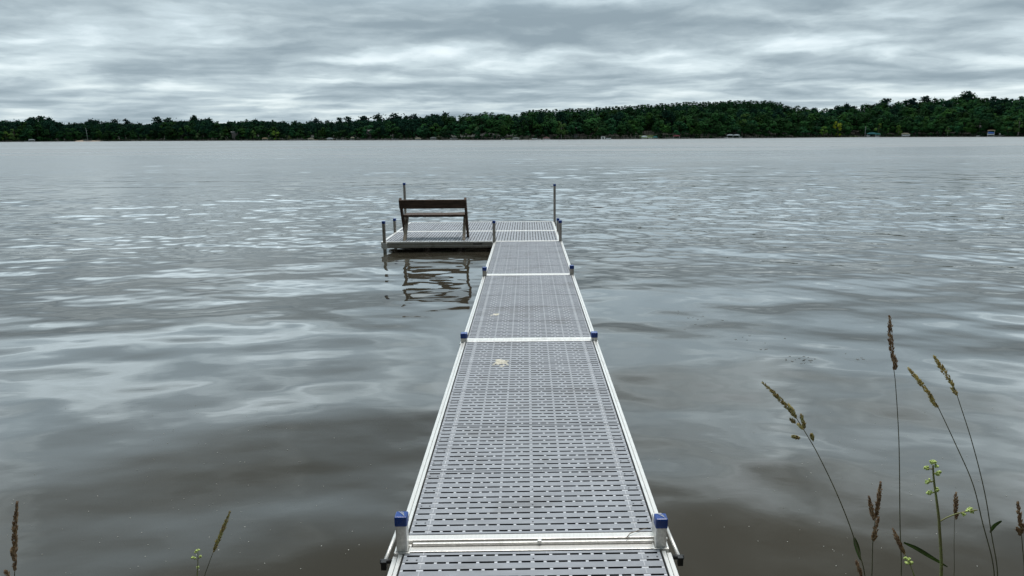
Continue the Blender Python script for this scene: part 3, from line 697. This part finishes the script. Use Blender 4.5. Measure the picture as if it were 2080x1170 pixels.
def boat(px, wpx, label, mat='white', s=-4, z=0.35, shield=True, kind='motorboat'):
    if px < 1000 and mat == 'white': mat = 'dull'
    o, u = place_root(kind, px, s, label, 'boat', None, z); w = wpx * u; b = min(2.2, w * 0.36); hh = min(0.9, w * 0.2); g = MB()
    st = [(-.5, .8, 0), (-.2, 1, 0), (.15, .95, 0.02), (.38, .55, .10), (.5, .06, .25)]; n = 7; rings = []
    for t_, wd, up in st:
        rings.append([(t_ * w, wd * b / 2 * math.cos(a), hh * (1 + up) + (hh * (0.95 - up * .8)) * -abs(math.sin(a)) ** .7) for a in [math.pi * i / (n - 1) for i in range(n)]])
    vs = [v for r in rings for v in r]; fs = []
    for i in range(len(st) - 1):
        for j in range(n - 1): fs.append((i * n + j, i * n + j + 1, (i + 1) * n + j + 1, (i + 1) * n + j))
        fs.append((i * n, (i + 1) * n, (i + 1) * n + n - 1, i * n + n - 1))
    fs.append(tuple(range(n))); fs.append(tuple(range(4 * n, 5 * n))[::-1])
    g.add(vs, fs); g.build('hull', MC[mat], o, fix=True)
    if shield:
        g = MB(); g.prism([(-.02 * w, hh), (.14 * w, hh), (.02 * w, hh * 1.75), (-.02 * w, hh * 1.8)], 'y', -b * .36, b * .36); g.build('windshield', MC['glass'], o, fix=True)
        g = MB(); g.box(-.56 * w, -.49 * w, -.18, .18, hh * .3, hh * 1.35); g.build('outboard_motor', MC['grey'], o)
    return o
def pier(px0, px1, label, s=-2, h=0.45):
    o, u = place_root('small_pier', (px0 + px1) / 2, s, label, 'pier', 'small piers on the far shore'); w = (px1 - px0) * u
    g = MB(); g.box(-w / 2, w / 2, -0.7, 0.7, h, h + 0.22); g.build('deck', MC['plank'], o)
    for i in range(int(w / 3) + 2):
        x = -w / 2 + 0.2 + (w - .4) * i / (int(w / 3) + 1)
        g = MB(); g.box(x - .08, x + .08, -0.82, -0.70 - .003, -1, h + 0.6); g.build('piling', MC['plank'], o)
    return o
def cottage(px, row, wpx, hpx, label, wall='wall', s=34, nwin=3):
    u = (shoreD(px) + s) / F; w = wpx * u; hh = hpx * u * 0.62; rf = hpx * u * 0.38
    o, _ = place_root('cottage', px, s, label, 'house', 'cottages among the far trees', HC + (HZ(px) - row) * u)
    dp = 6.0; g = MB(); g.box(-w / 2, w / 2, 0, dp, -6, hh); g.build('wall', MC[wall], o)
    g = MB(); g.prism([(-0.4, hh - 0.1), (dp / 2, hh + rf), (dp + 0.4, hh - 0.1), (dp / 2, hh + rf - 0.3)], 'x', -w / 2 - .5, w / 2 + .5); g.build('roof', MC['roof'], o, fix=True)
    for i in range(nwin):
        x = -w / 2 + w * (i + .5) / nwin; f = MB(); f.box(x - w / nwin * .33, x + w / nwin * .33, -0.08, -0.003, hh * .25, hh * .85); fo = f.build('window', MC['dull'], o)
        f = MB(); f.box(x - w / nwin * .27, x + w / nwin * .27, -0.12, -0.083, hh * .31, hh * .79); f.build('pane', MC['glass'], fo)
    return o
# left shore
p = shore_pt(182, 0); g = MB(); nb = 24; u = shoreD(182) / F
outer = [(21 * u * math.cos(a), 3.5 * math.sin(a)) for a in [2 * math.pi * i / nb for i in range(nb)]]
g.add([(x, y, 0.25 + max(0, y) * .14) for x, y in outer] + [(x * 1.12, y * 1.3 - .3, -0.3) for x, y in outer], [tuple(range(nb))] + [(i, nb + i, nb + (i + 1) % nb, (i + 1) % nb) for i in range(nb)])
o = g.build('beach', material('sand', (0.46, 0.36, 0.27), 0.95, 0, 0.1, 1)); o.location = p; d_ = p - CAM; o.rotation_euler = (0, 0, math.atan2(d_.y, d_.x) - math.pi / 2); tag(o, kind='structure')
o = boat(178, 13, 'small sailboat with bare mast beached on the tan sand', s=-3, z=0.0, shield=False, kind='sailboat')
g = MB(); g.tube([(0, 0, .5), (-.25, 0, 10.2)], [.09, .06], 6); g.build('mast', MC['grey'], o)
g = MB(); g.tube([(-.1, 0, 1.5), (-3.1, 0, 1.6)], [.08, .06], 6); g.build('boom', MC['pale'], o)
canopy(64, 9, 4.2, MC['grey'], 'small grey boat lift near the far left end of the far shore')
boat(53, 5, 'small white boat beside the grey lift at the far left', s=-5, z=0.05)
canopy(538, 10, 5.5, MC['tan'], 'low tan boat canopy between the two round bright shore trees')
canopy(631, 11, 4.6, MC['cream'], 'small cream boat canopy right of the bright lime-green round tree')
pier(592, 628, 'long low pier left of the small cream canopy')
boat(642, 6, 'small reddish boat beside the small cream canopy', 'tan', z=0.0)
canopy(670, 12, 5.0, MC['grey'], 'grey boat lift right of the small cream canopy'); boat(671, 9, 'white motorboat under the grey boat lift of the left-centre shore', z=0.45)
boat(688, 9, 'low white boat right of the grey boat lift', z=0.0); boat(699, 7, 'pale boat moored left of the cream lift under the cottage', 'pale', z=0.0)
canopy(716, 7, 6.6, MC['cream'], 'narrow tall cream canopy below the brown cottage')
pier(735, 760, 'low pier right of the narrow tall cream canopy')
boat(783, 7, 'small white motorboat between the pier and the larger moored boat', z=0.0)
boat(803, 12, 'larger pale motorboat moored left of the long cream canopy', z=0.0)
canopy(849, 12, 5.0, MC['cream'], 'long cream boat canopy on the centre shore'); canopy(880, 12, 6.0, MC['pale'], 'pale gable-like boat shelter right of the long cream canopy')
boat(881, 8, 'white boat under the pale gable-like shelter', z=0.35)
boat(923, 13, 'white cabin motorboat standing alone on the centre shore', z=0.15); boat(911, 3, 'tiny white dinghy beside the white cabin motorboat', z=0.0, shield=False, kind='dinghy')
pier(768, 840, 'very long low pier behind the moored motorboats of the centre shore')
# centre shore
canopy(1048, 14, 5.6, MC['pale'], 'pale boat canopy below the green clearing of the centre shore'); boat(1022, 8, 'white boat left of the pale canopy below the clearing', z=0.0)
boat(1086, 10, 'white motorboat with dark windshield left of the red-covered pontoon', z=0.1); boat(1095, 7, 'small white runabout beside the red-covered pontoon', z=0.0)
o, u = place_root('pontoon_boat', 1110, -4, 'pontoon boat with a dull red cover on the centre shore', 'boat'); w = 15 * u
for y_ in (-.9, .9):
    g = MB(); g.tube([(-w / 2, y_, .15), (w * .42, y_, .15), (w / 2, y_, .32)], [.32, .32, .05], 8); g.build('pontoon', MC['grey'], o)
g = MB(); g.box(-w / 2, w * .46, -1.2, 1.2, .49, .62); g.build('deck', MC['pale'], o)
g = MB(); g.prism([(-w * .48, .622), (w * .44, .622), (w * .36, 1.25), (0, 1.7), (-w * .40, 1.2)], 'y', -1.15, 1.15); g.build('cover', cmat('faded_red', (0.18, 0.09, 0.08)), o, fix=True)
o, u = place_root('boat_shed', 1225, -1, 'small white boat shed with a dark open door on the centre shore', 'shed'); w = 8 * u
g = MB(); g.box(-w / 2, -w * .24, -1.5, 1.5, 0, 1.6); g.box(w * .24, w / 2, -1.5, 1.5, 0, 1.6); g.box(-w * .238, w * .238, -1.4, 1.5, 1.25, 1.598); g.box(-w * .238, w * .238, 1.3, 1.49, 0, 1.24); g.build('wall', MC['wallw'], o)
g = MB(); g.box(-w * .56, w * .56, -1.8, 1.8, 1.604, 1.85); g.build('roof', MC['pale'], o)
boat(1236, 10, 'low white boat right of the white boat shed', z=0.05, shield=False); pier(1262, 1292, 'low pier between the white shed and the white canopy')
canopy(1309, 11, 6.4, MC['white'], 'white arched boat canopy below the grassy clearing'); boat(1321, 7, 'white motorboat right of the white arched canopy', z=0.2)
canopy(1331, 9, 5.4, MC['teal'], 'dull teal boat canopy right of the white arched one')
canopy(1374, 14, 7.4, MC['red'], 'red boat canopy on the right-centre shore'); pier(1352, 1366, 'short pale pier left of the red canopy'); pier(1384, 1400, 'short pier right of the red canopy')
# right shore
pier(1449, 1472, 'pale pier left of the large white boat canopy')
canopy(1483, 12, 7.6, MC['white'], 'left half of the large white paired boat canopies', arch=.2); canopy(1496, 12, 7.4, MC['white'], 'right half of the large white paired boat canopies', s=-4.1, arch=.2)
boat(1475, 6, 'white boat bow sticking out left of the paired white canopies', z=0.25, s=-6); boat(1505, 5, 'white boat bow sticking out right of the paired white canopies', z=0.4, s=-6)
pier(1508, 1536, 'pale pier right of the paired white canopies'); pier(1554, 1570, 'short pale pier farther right of the paired white canopies')
o, u = place_root('flagpole', 1757, -1, 'white flagpole beside the teal boat canopy', 'flagpole')
g = MB(); g.tube([(0, 0, -.5), (0, 0, 7.9)], [.10, .07], 6); g.build('pole', MC['white'], o)
g = MB(); g.tube([(.0, 0, 7.8), (.12, -.1, 6.5), (.10, 0, 5.2)], [.10, .22, .10], 6); g.build('flag', MC['pale'], o)
pier(1744, 1764, 'grey pier with thin posts below the flagpole')
canopy(1771, 17, 8.6, MC['teal'], 'large dark teal boat canopy on the right shore', arch=.45); canopy(1783, 9, 7.0, MC['teal'], 'smaller teal boat canopy joined to the right of the large one', s=-4.4)
boat(1764, 6, 'white boat at the left under the large teal canopy', z=0.6, s=-5.5); boat(1782, 6, 'white boat under the smaller teal canopy', z=0.4, s=-6)
canopy(1839, 13, 7.2, MC['cream'], 'beige boat canopy on the right shore'); boat(1841, 12, 'white motorboat stored under the beige canopy', z=0.75)
boat(1987, 5, 'small white rowing boat alone left of the blue boat lift', z=0.3, shield=False, s=-3, kind='rowing_boat')
canopy(2013, 11, 11.5, MC['tan'], 'tall boat lift with a thin tan canopy over a blue boat', arch=.1)
o = boat(2013, 10, 'boat under a bright blue cover on the tall tan lift', s=-4, z=1.1)
g = MB(); u = shoreD(2013) / F; g.prism([(-5 * u, 1.0), (5 * u, 1.0), (3.4 * u, 2.0), (-4 * u, 2.2)], 'y', -1.0, 1.0); g.build('boat_cover', MC['blue'], o, fix=True)
pier(2018, 2036, 'pale pier right of the blue boat lift', h=.6)
o, u = place_root('deck_chair', 2031, -2.4, 'pale chair on the pier right of the blue boat lift', 'chair', None, .823)
g = MB(); g.box(-.45, .45, -.4, .4, .42, .52); g.build('seat', MC['pale'], o); g = MB(); g.box(-.45, .45, .41, .52, .5, 1.5); g.build('backrest', MC['pale'], o)
for a in (-.38, .38):
    for b in (-.33, .33):
        g = MB(); g.box(a - .05, a + .05, b - .05, b + .05, 0, .417); g.build('leg', MC['pale'], o)
# houses that show between the trees
cottage(749, 272, 9, 8, 'small brown cottage showing between the trees above the narrow cream canopy', s=8, nwin=2)
cottage(478, 273, 11, 4.5, 'low grey-roofed cottage between the shrubs of the left shore', s=6)
cottage(1168, 264, 12, 4.5, 'pale cottage half hidden by the trees left of the white boat shed', 'pale', s=14, nwin=4)
cottage(1489, 268, 24, 5, 'wide brown cottage in the trees behind the paired white canopies', s=16, nwin=5)
cottage(1986, 266, 20, 8, 'long house with a railing in the trees left of the blue boat lift', s=8, nwin=6)
# grassy clearings
def lawn(px, wpx, s0, s1, mat):
    g = MB(); u = shoreD(px) / F; n = 8
    for i in range(n + 1):
        x = px - wpx / 2 + wpx * i / n
        for s in (s0, (s0 + s1) / 2, s1): g.v.append(tuple(shore_pt(x, s, groundZ(x, s) + 0.35)))
    for i in range(n):
        for j in range(2): g.f.append((i * 3 + j, (i + 1) * 3 + j, (i + 1) * 3 + j + 1, i * 3 + j + 1)); g.m.append(0); g.sm.append(True)
    tag(g.build('lawn', mat), kind='structure')
m_lawn = material('lawn_grass', (0.045, 0.085, 0.018), 0.95, 0, 0.2, 0.4)
lawn(1316, 34, 3, 26, m_lawn); lawn(1040, 34, 2, 7, m_lawn); lawn(1735, 16, 2, 9, m_lawn)

# --- unseen woods, added behind the camera to keep the sky off whatever faces it
QS, TS = [], []
for i in range(150):
    x = R.uniform(-45, 45); y = -5.5 - 14 * R.uniform(0, 1); h = R.uniform(11, 17)
    if abs(x) < 2.5 and y > -8: y -= 5
    p = (x, y, 0.4); pr = BROAD[R.integers(len(BROAD))]; q, t = place(pr, h, p, 0.8); QS.append(q); TS.append(t * broad_tint()); QS.append(trunk_quads(h, p, 0.014 * h)); TS.append(np.ones((4, 3)) * 0.05)
    q, t = place(BUSH[R.integers(len(BUSH))], R.uniform(2.5, 5), (x, y - 1.5, 0.3), 1.0); QS.append(q); TS.append(t * broad_tint())
tag(link('near_woods', quad_mesh('near_woods', np.concatenate(QS), np.concatenate(TS), LEAF)), kind='stuff')

# ------------------------------------------------------------------ plants on the near bank
G = dict(stem=material('dry_stem', (0.12, 0.115, 0.06), 0.7, 0, 0.2, 20), dark=material('brown_seed', (0.20, 0.12, 0.07), 0.85, 0, 0.3, 60, col2=(0.42, 0.29, 0.17)),
         olive=material('olive_seed', (0.68, 0.60, 0.26), 0.85, 0, 0.3, 60, col2=(0.44, 0.34, 0.16)), green=material('olive_green_seed', (0.46, 0.45, 0.18), 0.85, 0, 0.3, 60, col2=(0.36, 0.25, 0.12)),
         leaf=material('grass_leaf', (0.10, 0.19, 0.04), 0.6, 0, 0.2, 20), gstem=material('green_stem', (0.24, 0.30, 0.09), 0.6, 0, 0.15, 20, col2=(0.19, 0.16, 0.07)),
         bud=material('pale_green_bud', (0.62, 0.74, 0.27), 0.7, 0, 0.2, 60, col2=(0.42, 0.55, 0.14)))
rp = random.Random(21)
def spline(pts, n=10):
    pts = [Vector(p) for p in pts]; out = []
    P_ = [pts[0] * 2 - pts[1]] + pts + [pts[-1] * 2 - pts[-2]]
    for i in range(1, len(P_) - 2):
        a, b, c, d = P_[i - 1:i + 3]
        for j in range(n):
            t = j / n; l1, l2, l3 = (b - a).length, (c - b).length, (d - c).length
            m1 = (c - a) * (l2 / max(1e-6, l1 + l2)); m2 = (d - b) * (l2 / max(1e-6, l2 + l3))
            out.append(b * (2 * t ** 3 - 3 * t * t + 1) + m1 * (t ** 3 - 2 * t * t + t) + c * (3 * t * t - 2 * t ** 3) + m2 * (t ** 3 - t * t))
    out.append(pts[-1]); return out
def spikelets(g, path, wid, n, length, up=0.9):
    """many small pointed husks round an axis; path runs from the tip down"""
    L = len(path) - 1
    for i in range(n):
        t = rp.random(); f = t * L; a = int(min(L - 1, f)); p = path[a].lerp(path[a + 1], f - a); d = (path[max(0, a)] - path[min(L, a + 1)]).normalized()
        prof = wid * (0.10 + 1.0 * math.sin(math.pi * min(1, (t * 0.80 + 0.10)) ** 1.0) ** 1.1) * rp.uniform(0.6, 1.1) * (0.85 + 0.22 * math.sin(t * 37))
        o_ = Vector((rp.gauss(0, 1), rp.gauss(0, 1), rp.gauss(0, 1))); o_ -= d * o_.dot(d); o_.normalize()
        q = p + o_ * prof * rp.uniform(0.35, 0.75); v = (d * up + o_ * 0.35 + Vector((rp.gauss(0, .12), rp.gauss(0, .12), rp.gauss(0, .12)))).normalized()
        s = length * rp.uniform(0.7, 1.3) * (0.55 + 0.45 * min(1, t * 3)); w = s * 0.17; b1 = v.orthogonal().normalized(); b2 = v.cross(b1)
        m_ = q + v * s * .4
        g.add([q, m_ + b1 * w, m_ + b2 * w, m_ - b1 * w, m_ - b2 * w, q + v * s], [(0, 2, 1), (0, 3, 2), (0, 4, 3), (0, 1, 4), (1, 2, 5), (2, 3, 5), (3, 4, 5), (4, 1, 5)])
def grass(label, Y, heads, stem, tone, wid=0.0065, r=0.0016, leaf=None, group='seeding grass stalks on the near bank', n_per=2600):
    """heads: [[(px, row) from tip to bottom], ...]; stem: [(px, row), ...] from the head down"""
    sp = [at_depth(x, y, Y) for x, y in stem]; d = sp[-1] - sp[-2]
    base = sp[-1] + Vector((d.x * .25, 0, 0)); base.z = bank_z(base.x, Y)
    o = tag(empty('grass_stalk', base), label, 'grass', group)
    path = spline(sp + [base], 8); path = [p - base for p in path]
    g = MB(); n = len(path); g.tube(path, [r * (0.6 + 0.7 * i / n) for i in range(n)], 6); g.build('stem', G['stem'], o)
    for h in heads:
        hp = [p - base for p in spline([at_depth(x, y, Y + rp.uniform(-.01, .01)) for x, y in h], 6)]
        L = sum((hp[i + 1] - hp[i]).length for i in range(len(hp) - 1))
        g = MB(); g.tube(hp, r * .6, 5); spikelets(g, hp, wid * (1 if L > .06 else .8), int(n_per * L) + 14, 0.0085); g.build('seed_head', G[tone], o)
    for lf in leaf or []:
        blade(lf, Y, base, o)
    return o
def blade(lf, Y, base, o, w=0.006):
    lp = [p - base for p in spline([at_depth(x, y, Y + .01) for x, y in lf], 6)]; g = MB(); n = len(lp); vs = []; fs = []
    for i, p in enumerate(lp):
        d = (lp[min(i + 1, n - 1)] - lp[max(i - 1, 0)]).normalized(); a = d.cross(Vector((0.2, 1, 0.3))).normalized(); t = i / (n - 1); ww = w * (0.12 + math.sin(math.pi * (0.08 + 0.9 * t)) ** .8)
        vs += [p - a * ww, p + Vector((0, .0015, -.001)), p + a * ww, p + Vector((0, .0022, -.0016))]
    for i in range(n - 1):
        for j in range(4): q = (j + 1) % 4; fs.append((i * 4 + j, i * 4 + q, i * 4 + 4 + q, i * 4 + 4 + j))
    g.add(vs, fs, 0, True); g.build('leaf', G['leaf'], o)
grass('leaning dark olive seed head with loose lower spikelets, leaning farthest left of the right-hand stalks', 1.85, [[(1549, 777), (1585, 812), (1617, 848)], [(1601, 821), (1612, 838), (1617, 850)], [(1627, 842), (1632, 860), (1634, 872)], [(1606, 851), (1616, 860)], [(1621, 862), (1632, 873)], [(1609, 886), (1626, 890)], [(1648, 882), (1652, 897)]],
      [(1617, 848), (1632, 872), (1660, 920), (1703, 1010), (1737, 1100), (1757, 1180)], 'green', leaf=[[(1735, 1092), (1741, 1112), (1748, 1138)]])
grass('tall straight stalk with a dark brown seed head, the tallest of all', 1.95, [[(1807, 642), (1809, 690), (1814, 735)], [(1817, 722), (1818, 742), (1816, 752)]], [(1814, 738), (1819, 780), (1826, 900), (1828, 1060), (1830, 1180)], 'dark', 0.0085)
grass('slim olive seed head on a long curved stalk, right of the tall dark one', 1.9, [[(1845, 748), (1870, 778), (1898, 814)], [(1888, 808), (1900, 822), (1906, 827)]], [(1898, 814), (1907, 830), (1940, 900), (1975, 980), (1993, 1050), (2020, 1180)], 'olive', 0.0065)
grass('thicker olive seed head on a curved stalk, highest of the two olive ones', 1.88, [[(1897, 724), (1916, 752), (1938, 786)], [(1934, 788), (1945, 804)]], [(1938, 786), (1948, 815), (1975, 900), (2000, 1000), (2013, 1080), (2026, 1180)], 'olive', 0.0078, leaf=[[(2035, 1058), (2020, 1068), (2011, 1082)]])
grass('forked pair of dark brown seed heads on twin stalks', 1.8, [[(1765, 1008), (1770, 1036), (1776, 1058)], [(1789, 980), (1784, 1020), (1778, 1055)], [(1785, 1050), (1776, 1085), (1772, 1098)], [(1779, 1080), (1775, 1100)]], [(1778, 1055), (1773, 1100), (1770, 1180)], 'dark', 0.0062)
grass('short dark tilted seed head near the lower frame edge, with a green leaf crossing it', 1.75, [[(1814, 1075), (1826, 1102), (1838, 1126)]], [(1838, 1126), (1846, 1140), (1858, 1185)], 'dark', 0.006)
grass('small single brown seed head on a thin upright stalk beside the flowering plant', 1.95, [[(1942, 1001), (1941, 1025), (1939, 1045)], [(1944, 1042), (1941, 1056)]], [(1939, 1045), (1938, 1100), (1937, 1180)], 'dark', 0.0065, 0.001)
grass('brown seed head at the right edge of the picture', 1.85, [[(2067, 1020), (2071, 1050), (2073, 1072)], [(2066, 1072), (2073, 1088)], [(2077, 1065), (2075, 1085)]], [(2073, 1072), (2076, 1100), (2080, 1180)], 'dark', 0.0062)
grass('low dark seed head at the foot of the leaning stalk', 1.72, [[(1739, 1140), (1745, 1155), (1750, 1172)]], [(1750, 1172), (1754, 1190), (1757, 1210)], 'dark', 0.005)
grass('upright brown seed head at the left edge of the picture', 1.8, [[(35, 1020), (31, 1065), (30, 1110), (30, 1160)], [(24, 1115), (28, 1140)], [(11, 1160), (20, 1175)]], [(30, 1160), (29, 1180), (28, 1215)], 'dark', 0.0068)
grass('slender tilted olive-brown seed head in the lower left beside the tiny green flower', 1.85, [[(467, 1040), (455, 1070), (443, 1098), (433, 1122)]], [(433, 1122), (425, 1143), (415, 1180)], 'green', 0.0048, 0.0013)
def buds(o, base, Y, pts, rr):
    for x, y in pts:
        c = at_depth(x, y, Y + rp.uniform(-.01, .01)) - base; g = MB()
        for i in range(16):
            v = Vector((rp.gauss(0, 1), rp.gauss(0, 1), rp.gauss(0, 1))).normalized(); q = c + v * rr * rp.uniform(.25, .8); s = rr * rp.uniform(.38, .6); b1 = v.orthogonal().normalized(); b2 = v.cross(b1)
            ring = [q + (b1 * math.cos(t) + b2 * math.sin(t)) * s for t in [2 * math.pi * k_ / 6 for k_ in range(6)]]
            g.add(ring + [q + v * s * 1.1, q - v * s * .6], [(k_, (k_ + 1) % 6, 6) for k_ in range(6)] + [((k_ + 1) % 6, k_, 7) for k_ in range(6)], 0, True)
        g.build('bud_cluster', G['bud'], o)
def flower(label, Y, stem, clusters, branches, r, rr):
    sp = [at_depth(x, y, Y) for x, y in stem]; base = sp[-1].copy(); base.z = bank_z(0, 0)
    o = tag(empty('flowering_plant', base), label, 'plant')
    path = [p - base for p in spline(sp + [base], 8)]; n = len(path); g = MB(); g.tube(path, [r * (.55 + .7 * i / n) for i in range(n)], 7)
    for b in branches: g.tube([p - base for p in spline([at_depth(x, y, Y) for x, y in b], 5)], r * .42, 6)
    g.build('stem', G['gstem'], o); buds(o, base, Y, clusters, rr); return o, base
o, base = flower('green stem with pale green bud clusters and one side branch', 1.8, [(1895, 945), (1897, 975), (1903, 1020), (1908, 1065), (1911, 1180)],
       [(1892, 939), (1898, 938), (1903, 947), (1884, 951), (1880, 950), (1904, 962), (1909, 959), (1888, 977), (1883, 979), (1890, 1000), (1886, 1001), (1904, 995), (1957, 1044), (1966, 1037), (1971, 1034), (1974, 1039)],
       [[(1896, 953), (1886, 952)], [(1896, 962), (1906, 960)], [(1897, 978), (1885, 978)], [(1901, 1000), (1889, 1000)], [(1908, 1060), (1922, 1052), (1945, 1043), (1975, 1037), (1985, 1036)]], 0.0042, 0.0062)
blade([(1836, 1102), (1860, 1113), (1890, 1131), (1925, 1152)], 1.8, base, o, 0.0062)
flower('low yellow-green bud cluster below the short tilted seed head', 1.74, [(1845, 1132), (1850, 1150), (1860, 1185)], [(1840, 1134), (1846, 1137), (1851, 1143), (1843, 1144)], [], 0.0016, 0.006)
flower('tiny pale green flower stem in the lower left', 1.85, [(402, 1120), (402, 1145), (401, 1180)], [(399, 1119), (404, 1117), (397, 1122), (391, 1133), (396, 1134), (407, 1131), (402, 1152)], [[(402, 1138), (392, 1133)], [(402, 1136), (407, 1131)]], 0.0017, 0.0042)

# ------------------------------------------------------------------ flecks floating on the water
rf_ = random.Random(8); g = MB()
def fleck(x, y, r, z=0.002):
    m = 6; a0 = rf_.uniform(0, 6); e = rf_.uniform(.5, 1)
    ring = [(x + r * math.cos(a0 + 2 * math.pi * j / m) * rf_.uniform(.7, 1.2), y + e * r * math.sin(a0 + 2 * math.pi * j / m)) for j in range(m)]
    z += water_z(x, y)
    g.add([(a, b, z) for a, b in ring] + [(a, b, z - .01) for a, b in ring], [tuple(range(m))] + [(j, m + j, m + (j + 1) % m, (j + 1) % m) for j in range(m)])
for i in range(260):
    px = rf_.choice((rf_.gauss(470, 190), rf_.gauss(350, 260), rf_.gauss(1750, 220))); py = rf_.uniform(820, 1170)
    q = on_level(px, py, 0)
    if abs(q.x) < .75 or q.y > 9: continue
    fleck(q.x, q.y, rf_.uniform(.0010, .0028))
tag(g.build('floating_specks', material('pollen_flecks', (0.6, 0.6, 0.55), 0.8)), kind='stuff')
g = MB()
for cx, cy, n, sx_, sy_ in ((1620, 732, 18, 26, 4), (1550, 712, 5, 8, 2), (1735, 730, 6, 14, 4), (1425, 650, 10, 40, 12), (1530, 690, 6, 30, 6)):
    for i in range(n):
        q = on_level(rf_.gauss(cx, sx_), rf_.gauss(cy, sy_), 0); fleck(q.x, q.y, rf_.uniform(.005, .014), .0015)
tag(g.build('floating_weed', material('pond_weed', (0.10, 0.092, 0.08), 0.4)), kind='stuff')
